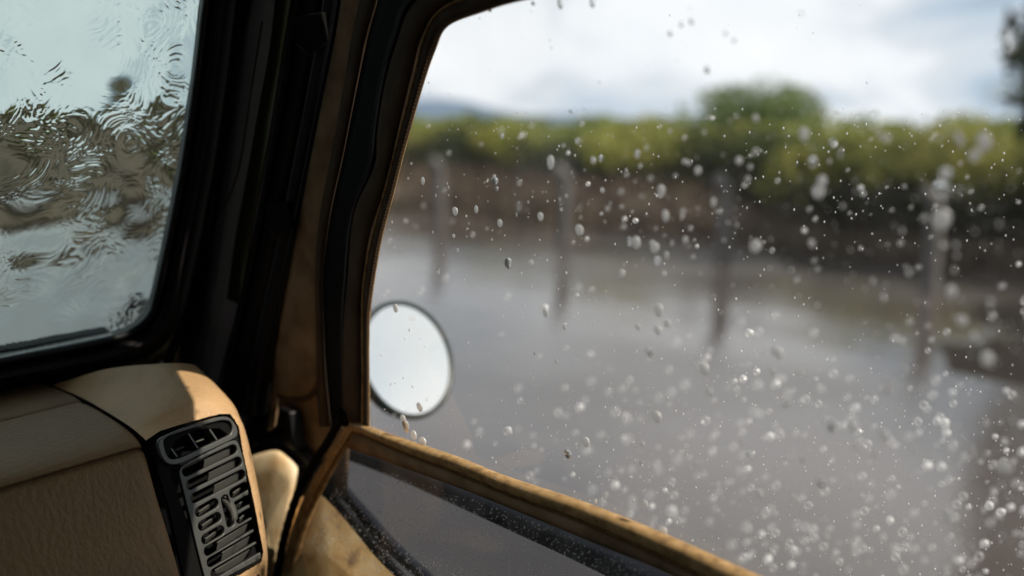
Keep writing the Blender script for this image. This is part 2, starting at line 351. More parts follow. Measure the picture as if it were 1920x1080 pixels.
dk = mat('hedge_shade_tufts', rough=.9, spec=.1, noise=(2, 4, U1), cols=[(.3, (.018, .022, .014)), (.7, (.05, .05, .03))])
tuft(26000, -6, 60, 11.0, 14.2, .28, dry, 'dry_grass', 5, 'dry brown grass on the bank between floodwater and hedge')
tuft(16000, -6, 60, 13.3, 14.9, .75, dk, 'tufts', 6, 'dark undergrowth standing in for the shade along the foot of the hedge')
# the broad tree rising above the hedge, and the dark tree at the right edge
tr_c = leafcloud('crown', 4300, 2.25, 1.8, 1.30, .10, 22, leaf_t, 71)
def at_ground(u, dist):
    d = ray(u, 300); d = np.array([d[0], d[1]])/math.hypot(d[0], d[1]); return d*dist
p = at_ground(1412, 25)
plant('tree', (p[0], p[1], .4), (.98, .90, .82), .3, tr_c, stem_mesh('trunk', 2.2, .12, 9, 6), 1.55, 'bushy green tree rising above the hedge against the clouds', 'tree', None)
dk_c = leafcloud('crown', 20000, 2.0, 2.0, 3.1, .12, 16, leaf_d, 72)
p = at_ground(2270, 13)
plant('tree', (p[0], p[1], .1), (1, 1, 1), 1.0, dk_c, stem_mesh('trunk', 4.5, .16, 10, 8), 3.4, 'dark tall tree cut off by the right edge of the photo', 'tree', None)

# ------------------------------------------------------------ concrete fence posts with cranked tops
def post(i, lab):
    y = [0.936, ][0] if 0 else None
pl = ['leftmost concrete fence post, nearest the soft top pillar, with a cranked top', 'second concrete fence post from the left, above the round mirror side of the flood', 'third concrete fence post, standing below the bushy tree', 'fourth concrete fence post, dark one near the right side of the window']
D = 9.6
for i, u in enumerate((822, 1057, 1358, 1752)):
    yaw = YAW+math.atan((u-960)/FPX); y = D/math.tan(yaw)
    o = empty('fence_post', (D, y, -.25)); tag(o, pl[i], 'fence post', 'concrete posts along the flooded road')
    mm = MB(); s1, s2 = .075, .062
    rows = [[(a*s1, b*s1, 0) for a, b in ((-1, -1), (1, -1), (1, 1), (-1, 1))], [(a*s2, b*s2, 1.13) for a, b in ((-1, -1), (1, -1), (1, 1), (-1, 1))]]
    mm.grid(rows, True); mm.f.append((4, 5, 6, 7)); mm.build('shaft', concrete, o, smooth=False, bevel=.012)
    mm = MB(); mm.box((-.03, .055, 1.18), [np.array([1, 0, 0]), np.array([0, .75, .66]), np.array([0, -.66, .75])], (.066, .11, .055))
    mm.build('cranked_arm', concrete, o, smooth=False, bevel=.01)
    for z in (.55, .8, 1.05):
        pass
# fence wires strung from post to post
wires = mat('rusty_wire', (.09, .07, .06), .6, .4, metal=.6)
fw = empty('wire_fence', (D, 0, 0)); tag(fw, 'thin rusty wires strung between the concrete posts over the water', 'wire fence')
for z in (.45, .70, .93):
    MB().tube([(.09, -2+2.5*j, z-.02*(j % 2)) for j in range(14)], .004, 5).build('wire', wires, fw)

# ============================================================ THE CAR
car = empty('car', (0, 0, 0)); tag(car, 'old off-road car seen from inside, tan dashboard, wet windscreen and soft top side window', 'car')
def part(name): 
    o = empty(name); o.parent = car; return o
PS = Plane((.56, 0, 1.2), (1, 0, .12))           # soft top side
PW = Plane((0, 1.05, 1.25), (0, 1, .4))          # windscreen
PQ = Plane((.525, .95, 1.3), (1, .25, .14))         # inner channel beside the windscreen
PF = Plane((.545, .90, 1.3), (1, .12, .12))        # tan flap
PL_ = Plane((.553, 0, 1.25), (1, 0, -.12))       # lower clear panel

# ---- windscreen: glass, seal, frame
Gc = cat([(425, -260), (402, -130), (380, 0), (362, 150), (338, 310), (312, 445), (290, 545), (279, 582), (258, 606), (222, 625), (150, 642), (0, 671), (-200, 712), (-600, 795)], 6)
def nrm2(P, i):
    a = P[max(i-1, 0)]; b = P[min(i+1, len(P)-1)]; t = b-a; t = t/np.linalg.norm(t); return np.array([t[1], -t[0]]) * 1.0
def offs(P, d, sgn=1):
    return [P[i]+sgn*nrm2(P, i)*(d(i/(len(P)-1)) if callable(d) else d) for i in range(len(P))]
sg = 1 if nrm2(Gc, 12)[0] > 0 else -1
ws = part('windscreen')
def band(P, prof, plane, sgn):
    rows = []
    for (d, h) in prof:
        Q = offs(P, d, sgn); rows.append([plane(q[0], q[1], h) for q in Q])
    return rows
MB().grid(band(Gc, [(-4, .012), (-1, -.001), (3, -.006), (9, -.009), (14, -.006), (17, .0)], PW, sg)).build('rubber_seal', rubber, ws)
def wide(t): return 1
fr = MB().grid(band(Gc, [(15, .002), (20, -.010), (30, -.016), (42, -.018), (56, -.012), (62, .004), (66, .006), (84, .004)], PW, sg)); fr.build('frame', black_pl, ws)
MB().tube([PW(q[0], q[1], -.018) for q in offs(Gc, 36, sg)], .0022, 6).build('seal_bead', trim_b, ws)
# pillar skin behind everything, from the frame to the side window
P0 = [(470, -260), (450, -130), (430, 0), (412, 150), (388, 310), (362, 445), (345, 545), (330, 620), (300, 700), (290, 800), (280, 900)]
P1 = [(800, -260), (780, -130), (745, 0), (722, 150), (690, 310), (655, 445), (640, 545), (640, 620), (640, 700), (645, 800), (640, 900)]
a_, b_ = cat(P0, 4), cat(P1, 4)
MB().grid([[PW(*(p*(1-t)+q*t), .004+.05*t) for p, q in zip(a_, b_)] for t in np.linspace(0, 1, 6)]).build('pillar_skin', black_pl, ws, solid=.004)
gl = MB(); 
c4 = [(-.95, 1.28), (.62, 1.28), (.62, 1.80), (-.95, 1.80)]
def onW(x, z, h=0): return np.array([x, 1.05-.4*(z-1.25), z]) + PW.n*h
gl.slab([onW(-.95, 1.26, .004), (onW(.52, 1.26, .004)), onW(.52, 1.80, .004), onW(-.95, 1.80, .004)], PW.n, .0006)
gl = MB().add([onW(-.95, 1.24, .004), onW(.53, 1.24, .004), onW(.53, 1.80, .004), onW(-.95, 1.80, .004)], [(0, 1, 2, 3)])
gl.build('glass', ws_glass, ws, smooth=False)
# lower windscreen frame continues to the left, header above
mm = MB(); mm.box(onW(-.2, 1.80, 0), [np.array([1, 0, 0]), PW.n, np.cross(PW.n, [1, 0, 0])], (.82, .03, .04)); mm.build('header', black_pl, ws, smooth=False, bevel=.006)
mm = MB(); mm.box((-.98, .95, 1.5), [np.array([1, 0, 0]), PW.n, np.cross(PW.n, [1, 0, 0])], (.05, .03, .34)); mm.build('left_pillar', black_pl, ws, smooth=False, bevel=.006)
# wiper outside
wp = part('wiper')
A0, A1 = PW(-260, 712, .022), PW(204, 628, .022); dA = (A1-A0)/np.linalg.norm(A1-A0)
mm = MB(); mm.box((A0+A1)/2, [dA, PW.n, np.cross(dA, PW.n)], (np.linalg.norm(A1-A0)/2, .006, .0062)); mm.build('blade', rubber, wp, smooth=False, bevel=.002)
mm = MB(); mm.tube([PW(-300, 745, .03), PW(-60, 690, .034), PW(90, 658, .03)], [.007, .0055, .004], 8); mm.build('wiper_arm', rubber, wp)

# ---- black channel between windscreen and soft top
ch = part('door_surround')
L1 = cat([(590, -200), (560, -60), (540, 60), (512, 240), (478, 420), (448, 560), (418, 700), (398, 790)], 5)
R1 = cat([(700, -200), (662, -60), (642, 60), (612, 200), (585, 330), (560, 450), (535, 560), (516, 660), (500, 760)][:8]+[(500, 775)], 5)
n_ = min(len(L1), len(R1)); 
def rs(P, n):
    P = np.array(P); d = np.r_[0, np.cumsum(np.linalg.norm(np.diff(P, axis=0), axis=1))]; t = np.linspace(0, d[-1], n)
    return np.stack([np.interp(t, d, P[:, i]) for i in range(P.shape[1])], 1)
L1r, R1r = rs(L1, 40), rs(R1, 40)
def strip(nm, mt, t0, t1, prof, plane, A=L1r, B=R1r, par=ch, **kw):
    rows = []
    for (t, h) in prof:
        tt = t0+(t1-t0)*t; rows.append([plane(*(p*(1-tt)+q*tt), h) for p, q in zip(A, B)])
    return MB().grid(rows).build(nm, mt, par, **kw)
strip('channel_rail', trim_a, 0, .14, [(0, .02), (.1, 0), (.5, -.002), (.9, 0), (1, .012)], PQ)
strip('channel_face', trim_a, .14, .56, [(0, .012), (.06, .004), (.5, .003), (.94, .004), (1, .012)], PQ)
strip('channel_lip', trim_b, .57, .80, [(0, .012), (.08, .001), (.5, -.001), (.9, .001), (1, .012)], PQ)
strip('channel_edge', trim_a, .81, 1.0, [(0, .012), (.1, .004), (.5, .002), (.9, .006), (1, .03)], PQ)
# olive body-paint strip and tan seam lines left of the channel
Ao = cat([(520, -40), (505, 90), (485, 200), (462, 330), (440, 450), (425, 560)], 5); Bo = cat([(548, -40), (530, 90), (510, 200), (490, 330), (468, 450), (446, 570)], 5)
MB().grid([[PQ(*(p*(1-t)+q*t), .020-.003*math.sin(t*3.14)) for p, q in zip(Ao, Bo)] for t in (0, .2, .5, .8, 1)]).build('body_paint_strip', green_pl, ch)
MB().tube([PQ(u, v, .008) for u, v in cat([(558, -60), (537, 60), (507, 250), (472, 430), (455, 540), (425, 660), (402, 750)], 6)], .0013, 5).build('seam', cloth_dk, ch)
MB().tube([PQ(u, v, .012) for u, v in cat([(492, 40), (470, 180), (445, 330), (402, 430), (385, 500), (368, 580)], 6)], .0011, 5).build('seam', cloth_dk, ch)
# three clips seated in the channel
for (u, v, s_) in ((588, 58, 1.0), (528, 404, .95), (455, 694, .9)):
    c = PQ(u, v, -.003); ax = [np.array([-.14*.9, 0, 1.0]), np.array([-.25, 1, 0]), PQ.n]; ax = [a/np.linalg.norm(a) for a in ax]
    poly = [(-.020, .012), (-.020, -.009), (-.024, -.020), (.0, -.024), (.0, .018)]
    pp = [(-.018, .016), (.018, .014), (.018, -.008), (.002, -.020), (-.018, -.010)]
    o = MB().slab([c+ax[1]*a*s_+ax[0]*b*s_ for a, b in pp], PQ.n*-1, .006).build('clip', void, ch, smooth=False, bevel=.0015)
    MB().tube([c+ax[1]*a*s_+ax[0]*b*s_-PQ.n*.007 for a, b in ((-.018, -.011), (.002, -.0215), (.018, -.009))], .0012, 5).build('clip_lip', trim_b, ch)

# ---- tan flap, piping, lower cloth
st = part('soft_top')
R2 = cat([(745, -200), (712, -60), (692, 60), (668, 180), (640, 300), (616, 410), (605, 520), (605, 640), (602, 700), (590, 735), (565, 748), (530, 742), (512, 735)], 5)
La = cat([(690, -200), (652, -60), (632, 60), (604, 200), (578, 330), (554, 450), (530, 560), (513, 650), (508, 700), (508, 715), (508, 725), (508, 730), (508, 735)], 5)
rows = []
for t in np.linspace(0, 1, 7):
    rows.append([PF(*(p*(1-t)+q*t), .004*math.sin(t*3.1)*-1) for p, q in zip(La, R2)])
MB().grid(rows).build('corner_flap', cloth, st, solid=.002)
MB().tube([PF(u, v, -.001) for u, v in R2], .0034, 8).build('flap_piping', cloth_dk, st)
# cloth below the flap
PC = Plane((.585, .90, 1.2), (1, .1, .1))
low = cat([(500, 745), (525, 800), (560, 835), (600, 880), (620, 930)], 5); low2 = cat([(560, 735), (640, 745), (650, 790), (655, 840), (650, 930)], 5)
MB().grid([[PC(*(p*(1-t)+q*t), .004*math.sin(t*6)) for p, q in zip(low, low2)] for t in np.linspace(0, 1, 9)]).build('lower_cloth', cloth, st, solid=.002)
MB().grid([[PF(*(np.array(p)*(1-t)+np.array(q)*t), -.003) for p, q in zip(cat([(506, 735), (506, 775), (503, 810)], 4), cat([(520, 738), (519, 775), (515, 800)], 4))] for t in (0, .5, 1)]).build('tab', cloth, st, solid=.003)

WE = [(692, 812), (691, 700), (691, 640), (694, 575), (712, 460), (735, 370), (758, 280), (790, 165), (815, 92), (838, 48), (900, 22), (1000, -6), (1300, -62), (1700, -120), (2300, -200)]
PI = [(680, 800), (681, 700), (680, 620), (682, 535), (698, 445), (725, 346), (748, 258), (777, 146), (798, 62), (828, 18), (890, -10), (1000, -40), (1300, -98), (1700, -160), (2300, -245)]
ZI = [(645, 792), (643, 700), (645, 610), (653, 520), (665, 400), (703, 312), (709, 245), (722, 160), (745, 80), (775, 10), (860, -60), (1000, -105), (1300, -165), (1700, -230), (2300, -320)]
KI = [(622, 800), (612, 700), (608, 610), (606, 520), (620, 405), (643, 300), (665, 190), (688, 80), (704, 20), (730, -50), (830, -130), (1000, -185), (1300, -250), (1700, -320), (2300, -420)]
OI = [(600, 800), (590, 700), (590, 610), (590, 520), (600, 405), (620, 300), (640, 190), (662, 60), (680, -30), (700, -200), (800, -330), (1000, -380), (1300, -420), (1700, -470), (2300, -560)]
WEc, PIc, ZIc, KIc, OIc = [cat(q, 8) for q in (WE, PI, ZI, KI, OI)]
def loft(nm, A, B, prof, mt, plane=PS, par=st, **kw):
    return MB().grid([[plane(*(p*(1-t)+q*t), h) for p, q in zip(A, B)] for (t, h) in prof]).build(nm, mt, par, **kw)
loft('window_binding', WEc, PIc, [(0, .004), (.0, .0), (.25, -.0022), (.6, -.002), (1, -.0005)], cloth_dk, solid=.001)
MB().tube([PS(u, v, -.0012) for u, v in PIc], .0014, 8).build('piping', binding, st)
MB().tube([PS(u, v, .0005) for u, v in WEc], .0011, 8).build('window_edging', binding, st)
loft('window_border', PIc, ZIc, [(0, .001), (.2, -.0035), (.5, -.0055), (.85, -.003), (1, 0)], cloth_dk, solid=.0012)
loft('zipper_tape', ZIc, KIc, [(0, .002), (.3, .001), (.7, .001), (1, .0)], cord, solid=.001)
loft('side_cloth', KIc, OIc, [(0, .001), (.3, -.003), (1, .002)], cloth_dk, solid=.001)
# zipper teeth
def teeth(pts, plane, step, w_, hgt, mt, par, nm='zipper_teeth'):
    P = rs([plane(u, v, hgt) for u, v in pts], max(4, int(sum(np.linalg.norm(plane(*pts[i+1])-plane(*pts[i])) for i in range(len(pts)-1))/step)))
    mm = MB()
    for i in range(1, len(P)-1):
        t = P[i+1]-P[i-1]; t /= np.linalg.norm(t); s_ = np.cross(t, plane.n); s_ /= np.linalg.norm(s_)
        mm.box(P[i], [t, s_, plane.n], (step*.27, w_, .0009))
    o = mm.build(nm, mt, par, smooth=False); o['kind'] = 'stuff'; return o
teeth([p*.8+q*.2 for p, q in zip(ZIc, KIc)], PS, .0019, .0022, -.0012, rubber, st)
# stitches along piping
teeth([p*.75+q*.25 for p, q in zip(WEc, PIc)], PS, .0036, .0004, -.0030, thread, st, 'stitching')

# ---- clear side window
pn = [PS(u, v, .0035) for u, v in ((640, 880), (640, 420), (700, -60), (960, -120), (2400, -330), (2400, 1500), (1500, 1150))]
MB().add(pn, [tuple(range(len(pn)))]).build('side_window', pane_m, st, smooth=False, label='clear vinyl side window spattered with rain')

# ---- half door: rolled hem, lower clear panel, tan pad, dark bands
hd = part('half_door')
T0 = cat([(652, 790), (672, 790), (700, 803), (760, 824), (860, 858), (950, 894), (1100, 944), (1250, 1004), (1425, 1082), (1700, 1205), (2200, 1430)], 5)
T1 = cat([(660, 812), (676, 815), (700, 826), (760, 852), (860, 890), (950, 928), (1100, 984), (1250, 1052), (1425, 1140), (1700, 1275), (2200, 1520)], 5)
T2 = cat([(648, 838), (668, 846), (700, 856), (760, 878), (860, 914), (950, 950), (1100, 1012), (1250, 1075), (1425, 1165), (1700, 1305), (2200, 1560)], 5)
loft('rolled_hem', T0, T1, [(0, .016), (-.02, .006), (.05, -.002), (.25, -.0065), (.5, -.008), (.75, -.0062), (.95, -.001), (1, .002)], binding, PL_, hd, solid=.0008)
loft('hem_tape', T1, T2, [(0, .001), (.1, -.002), (.6, -.0024), (1, -.0004)], cloth, PL_, hd, solid=.0008)
teeth([p*.12+q*.88 for p, q in zip(T0, T1)][4:], PL_, .0038, .0004, -.0040, thread, hd, 'stitching')
LO = cat([(652, 788), (640, 812), (611, 858), (580, 912), (555, 970), (538, 1030), (527, 1090), (520, 1160)], 6)
LI = cat([(672, 812), (658, 830), (632, 872), (602, 928), (578, 985), (562, 1040), (549, 1100), (540, 1170)], 6)
loft('side_binding', LO, LI, [(0, .003), (.05, -.002), (.3, -.0045), (.6, -.004), (.9, -.0015), (1, .001)], binding, PL_, hd, solid=.0008)
teeth([p*.35+q*.65 for p, q in zip(LO, LI)], PL_, .0036, .0004, -.0052, thread, hd, 'stitching')
ck = cat([(655, 782), (640, 790), (618, 828), (590, 872), (562, 925), (542, 985), (529, 1040), (520, 1100), (512, 1160)], 8)
ckp = [PL_(u-3, v, -.003) for u, v in ck]; ckr = [.0046+.0004*math.sin(i*2.4) for i in range(len(ckp))]
MB().tube(ckp, ckr, 8).build('zipper_cord', cord, hd)
teeth([(u-3, v) for u, v in ck], PL_, .0022, .0050, -.0045, cord, hd)
# zipper end knot
kc = PL_(652, 790, -.005); mm = MB()
for i in range(9):
    a = np.array([random.uniform(-.006, .006) for _ in range(3)]); mm.tube([kc+a, kc+a*1.8+np.array([0, 0, .004])], .0022, 6)
mm.build('zipper_end', cord, hd)
pl2 = [PL_(u, v, .0) for u, v in cat([(652, 835), (632, 872), (602, 928), (578, 985), (562, 1040), (549, 1100), (520, 1300)], 3)] + [PL_(u, v, 0) for u, v in ((2400, 1800), (2400, 1640), (1425, 1150), (1250, 1065), (1100, 1005), (950, 945), (860, 910), (760, 870), (690, 850))]
MB().add(pl2, [tuple(range(len(pl2)))]).build('lower_clear_panel', low_m, hd, smooth=False, label='dirty clear vinyl panel flecked with water')
# tan pad of the door, seen through the clear panel
PD = Plane((.585, 0, 1.2), (1, 0, -.35))
pa = cat([(500, 1250), (490, 1100), (505, 1010), (540, 950), (590, 925), (625, 950), (668, 1000), (705, 1045), (745, 1085), (820, 1150), (900, 1230)], 4)
MB().grid([[PD(*(p*(1-t)+np.array((640, 1250))*t), -.03*math.sin(t*1.57)) for p in pa] for t in np.linspace(0, 1, 9)]).build('door_pad', tanpad, hd)
PE = Plane((.61, 0, 1.2), (1, 0, 0))
sA = cat([(560, 860), (610, 900), (660, 960), (720, 1030), (790, 1090), (900, 1170)], 5); sB = cat([(580, 855), (630, 890), (686, 950), (750, 1021), (815, 1080), (925, 1160)], 5)
loft('dark_door_band', sA, sB, [(0, .004), (.2, -.004), (.5, -.008), (.8, -.004), (1, .004)], navy, PE, hd)  # dark navy band behind the clear panel
sA = cat([(640, 830), (760, 868), (950, 946), (1100, 1008), (1300, 1100), (1700, 1290)], 5); sB = cat([(640, 858), (760, 905), (950, 992), (1100, 1062), (1300, 1165), (1700, 1380)], 5)
loft('belt_shade_band', sA, sB, [(0, .004), (.2, -.003), (.5, -.006), (.8, -.003), (1, .004)], navy, Plane((.60, 0, 1.2), (1, 0, 0)), hd)  # dark strip built in to imitate the shaded band below the hem
# outer door skin below (only seen from elsewhere)
mm = MB(); mm.box((.66, .1, .72), [np.array([1, 0, 0.]), np.array([0, 1, 0.]), np.array([0, 0, 1.])], (.02, .95, .28)); mm.build('door_skin', green_pl, hd, smooth=False, bevel=.01)

# ---- hinge-side metal, door seal loop and hose in the corner
cn = part('hinge_pillar')
PB = Plane((.545, .92, 1.15), (1, .25, -.15))
pb = [(462, 862), (478, 852), (515, 843), (535, 852), (556, 873), (558, 890), (550, 930), (545, 965), (535, 1000), (524, 1050), (512, 1100), (508, 1200), (440, 1200), (450, 1000)]
cx = np.array((500, 985)); pbc = cat(pb+[pb[0]], 4)
MB().grid([[PB(*(p*(1-t)+cx*t), h) for p in pbc] for (t, h) in ((0, .012), (.02, .004), (.08, -.001), (.3, -.004), (1, -.006))]).build('bright_corner_panel', pale, cn)
MB().grid([[PC(*(p*(1-t)+q*t), .0) for p, q in zip(cat([(555, 875), (558, 930), (545, 1000), (530, 1100)], 4), cat([(600, 870), (592, 930), (575, 1000), (560, 1100)], 4))] for t in (0, .5, 1)]).build('brown_lining', cloth_dk, cn, solid=.002)
MB().tube([PC(u, v, -.006) for u, v in cat([(440, 900), (470, 862), (500, 838), (540, 835), (580, 862), (608, 905), (600, 960)], 6)], .009, 10).build('rubber_loop', rubber, cn)
MB().tube([PC(u, v, -.012) for u, v in cat([(440, 880), (468, 835), (490, 806), (520, 790), (548, 778)], 6)], .0045, 8).build('hose', trim_b, cn)
mm = MB(); c = PC(548, 802, -.012); mm.box(c, [np.array([0, 1, 0.]), np.array([0, .2, .98]), np.array([1., 0, 0])], (.012, .022, .008)); mm.build('latch', rubber, cn, smooth=False, bevel=.003)
mm = MB(); mm.tube([PQ(u, v, -.004) for u, v in ((462, 742), (468, 742), (474, 743))], .003, 8); mm.build('screw', trim_b, cn)
MB().add([PC(470, 835, 0), PC(520, 838, 0), PC(505, 850, 0), PC(480, 872, 0)], [(0, 1, 2, 3)]).build('small_gusset', pale, cn, solid=.002)
# body metal closing the corner below the windscreen and the footwell
mm = MB(); mm.add([(.64, .70, .4), (.64, 1.5, .4), (.64, 1.5, 1.27), (.64, 1.02, 1.27), (.64, .95, 1.10), (.64, .70, 1.0)], [(0, 1, 2, 3, 4, 5)])
mm.build('cowl_side', black_pl, cn, smooth=False, solid=.006)
mm = MB(); mm.add([(-1, 1.18, .3), (.64, 1.18, .3), (.64, 1.16, 1.26), (-1, 1.16, 1.26)], [(0, 1, 2, 3)]); mm.build('firewall', black_pl, cn, smooth=False, solid=.006)

# ---- shell of the car: roof cloth, rear, left side, floor, bonnet
sh = part('shell')
canv = mat('roof_canvas', (.05, .034, .022), .9, .1)
q0 = PS(700, -300); 
mm = MB(); mm.grid([[(x, y, 1.80+.02*math.cos(x*1.8)) for x in (-.98, -.5, 0, .30, .48, .500)] for y in (-1.7, -1.0, -.3, .3, .86)]); mm.build('roof_canvas', canv, sh, solid=.004)
MB().grid([[(.56-.12*(z-1.2)+.006, y, z) for y in (-1.7, -.5, .3, .56, .75, .95)] for z in (1.665, 1.73, 1.81)]).build('roof_side_curtain', canv, sh, solid=.003)
MB().add([(-1, -1.7, .4), (.64, -1.7, .4), (.5, -1.7, 1.80), (-1, -1.7, 1.80)], [(0, 1, 2, 3)]).build('rear_curtain', canv, sh, solid=.004)
MB().add([(.50, -1.7, 1.8), (.62, -1.7, .5), (.62, -.25, .5), (.50, -.25, 1.8)], [(0, 1, 2, 3)]).build('rear_side_curtain', canv, sh, solid=.004)
MB().add([(-1, -1.7, .4), (-1, 1.1, .4), (-1, 1.1, 1.25), (-1, -1.7, 1.25)], [(0, 1, 2, 3)]).build('left_side', canv, sh, solid=.01)
MB().add([(-1, -1.7, 1.25), (-1, .62, 1.25), (-1, .50, 1.8), (-1, -1.7, 1.8)], [(0, 1, 2, 3)]).build('left_light_blocker', canv, sh, solid=.01)  # unseen curtain drawn forward to shut out skylight from the left
MB().add([(-1, -1.7, .42), (.64, -1.7, .42), (.64, 1.2, .42), (-1, 1.2, .42)], [(0, 1, 2, 3)]).build('floor_pan', black_pl, sh, solid=.01)
mm = MB(); mm.grid([[(x, y, z) for x, z in ((-.85, .9), (-.8, 1.08), (-.3, 1.12), (.0, 1.10), (.08, .9))] for y in (1.25, 1.8, 2.3, 2.45)]); mm.build('bonnet', green_pl, sh, solid=.004)
mm = MB(); mm.grid([[(x, y, .86) for x in (.06, .35, .64)] for y in (1.2, 1.8, 2.4)]); mm.build('wing', green_pl, sh, solid=.004)

# ---- dashboard
e1 = ray(2870, 60); e1 = e1/np.linalg.norm(e1)
db = part('dashboard')
KD = .90
XA = xplane(.385*KD)
def prof(pts, n=5): return [XA(u, v) for u, v in cat(pts, n)]
def sweep(name, pts, mt, L=1.30, endr=.010, par=db, depth=.004):
    P = [np.array(p) for p in prof(pts)]
    cen = np.array([.385*KD, .97, 1.12])
    rows = []
    for (t, s_) in ((-.000, endr*1.6), (.0015, endr*.75), (.004, endr*.3), (.009, endr*.05), (.014, 0)) + tuple((.014+.03*i, 0) for i in range(1, 6)) + tuple((.2+.22*i, 0) for i in range(0, 6)):
        row = []
        for p in P:
            d = cen-p; d /= np.linalg.norm(d); row.append(p+d*s_-e1*t)
        rows.append(row)
    return MB().grid(rows).build(name, mt, par)
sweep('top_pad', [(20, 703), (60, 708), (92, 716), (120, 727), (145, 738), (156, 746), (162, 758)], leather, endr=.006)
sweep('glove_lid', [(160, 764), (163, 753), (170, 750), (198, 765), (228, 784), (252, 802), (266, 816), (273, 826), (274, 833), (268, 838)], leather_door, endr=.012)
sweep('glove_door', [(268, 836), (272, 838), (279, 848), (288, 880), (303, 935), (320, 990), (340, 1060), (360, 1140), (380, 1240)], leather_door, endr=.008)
sweep('pad_core', [(30, 716), (95, 733), (160, 764), (225, 800), (262, 840), (280, 900), (300, 980), (330, 1080), (350, 1180)], void, endr=0)
# end cap (surface through traced stations)
GR = [[(98, 722), (200, 692), (300, 682), (350, 682), (372, 690), (380, 712)],
      [(158, 748), (240, 722), (325, 703), (380, 708), (405, 722), (412, 745)],
      [(232, 792), (300, 764), (365, 742), (410, 742), (436, 756), (440, 780)],
      [(262, 815), (318, 792), (378, 766), (424, 766), (450, 784), (453, 815)],
      [(278, 834), (332, 815), (386, 796), (434, 786), (459, 806), (462, 850)],
      [(300, 890), (346, 882), (402, 862), (452, 850), (473, 862), (476, 910)],
      [(324, 985), (374, 972), (430, 957), (476, 945), (491, 955), (494, 1000)],
      [(346, 1080), (396, 1085), (450, 1062), (490, 1038), (501, 1045), (500, 1075)],
      [(360, 1150), (415, 1150), (455, 1105), (478, 1082), (487, 1078), (490, 1110)]]
XS = [q*KD for q in (.385, .42, .455, .482, .500, .520)]
G3 = [[xplane(XS[j])(*p) for j, p in enumerate(r_)] for r_ in GR]
rows = [cat(r_, 34) for r_ in G3]; cols_ = list(zip(*rows)); cols_ = [cat(c_, 34) for c_ in cols_]
rows = list(zip(*cols_))
def inside(u, v, P):
    c = False
    for i in range(len(P)):
        a, b = P[i-1], P[i]
        if (a[1] > v) != (b[1] > v) and u < (b[0]-a[0])*(v-a[1])/(b[1]-a[1])+a[0]: c = not c
    return c
mcap = MB().grid(rows)
HOLE = [(260, 835), (300, 808), (345, 794), (412, 776), (432, 776), (448, 800), (456, 850), (474, 930), (494, 1035), (490, 1054), (470, 1066), (405, 1102), (380, 1200), (300, 1200)]
mcap.f = [q for q in mcap.f if not inside(*proj(sum(np.array(mcap.v[i]) for i in q)/4)[:2], HOLE)]
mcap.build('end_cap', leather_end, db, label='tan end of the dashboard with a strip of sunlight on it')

# ---- air vent on its own plane
VP_ = [xplane(.392*KD)(290, 830), xplane(.484*KD)(440, 790), xplane(.489*KD)(490, 1040)]
VN = np.cross(VP_[1]-VP_[0], VP_[2]-VP_[0]); VN /= np.linalg.norm(VN)
if VN @ (CAM-VP_[0]) < 0: VN = -VN
VPL = Plane(VP_[0]+VN*.003, VN)
ex = VPL(440, 790)-VPL(300, 842); ex /= np.linalg.norm(ex); ey = np.cross(VN, ex)
vent = part('air_vent')
def loc2(u, v): d = VPL(u, v)-VPL.p; return (d@ex, d@ey)
def plate(name, outline, holes, mt, h, depth, bevel, par=vent, label=None):
    cu = bpy.data.curves.new(name, 'CURVE'); cu.dimensions = '2D'; cu.fill_mode = 'BOTH'; cu.extrude = depth; cu.bevel_depth = bevel; cu.bevel_resolution = 2; cu.offset = -bevel
    for pts in [outline]+holes:
        sp = cu.splines.new('POLY'); sp.points.add(len(pts)-1); sp.use_cyclic_u = True
        for i, (a, b) in enumerate(pts): sp.points[i].co = (a, b, 0, 1)
    o = bpy.data.objects.new('tmp', cu); COL.objects.link(o); bpy.context.view_layer.update()
    me = bpy.data.meshes.new_from_object(o.evaluated_get(bpy.context.evaluated_depsgraph_get())); bpy.data.objects.remove(o)
    vs = [VPL.p+ex*v.co.x+ey*v.co.y+VN*(v.co.z+h) for v in me.vertices]
    for v, q in zip(me.vertices, vs): v.co = q
    me.update(); me.materials.clear(); me.materials.append(mt)
    me.polygons.foreach_set('use_smooth', [True]*len(me.polygons))
    try: me.set_sharp_from_angle(angle=R(50))
    except Exception: pass
    r_ = bpy.data.objects.new(name, me); COL.objects.link(r_); r_.parent = par
    if label: r_['label'] = label
    return r_
def pill(a, b, r_, n=7):
    a = np.array(loc2(*a)); b = np.array(loc2(*b)); d = b-a; L = np.linalg.norm(d); d /= L; p = np.array([-d[1], d[0]]); o = []
    for k in range(n+1): t = -math.pi/2+math.pi*k/n; o.append(tuple(b+d*r_*math.cos(t)+p*r_*math.sin(t)))
    for k in range(n+1): t = math.pi/2+math.pi*k/n; o.append(tuple(a+d*r_*math.cos(t)+p*r_*math.sin(t)))
    return o
def rpoly(pts, n=3):
    P = [np.array(loc2(*p)) for p in pts]; o = []; k = len(P)
    for i in range(k):
        a, b, c = P[i-1], P[i], P[(i+1) % k]; s_ = min(np.linalg.norm(a-b), np.linalg.norm(c-b))*.45
        p = b+(a-b)/np.linalg.norm(a-b)*s_; q = b+(c-b)/np.linalg.norm(c-b)*s_
        for j in range(n+1): t = j/n; o.append(tuple(p*(1-t)**2+2*b*t*(1-t)+q*t*t))
    return o
rr = .0045
full = [((346, 884), (433, 843)), ((354, 909), (442, 866)), ((362, 934), (449, 890)), ((387, 1033), (468, 984)), ((392, 1054), (473, 1007)), ((399, 1075), (478, 1029))]
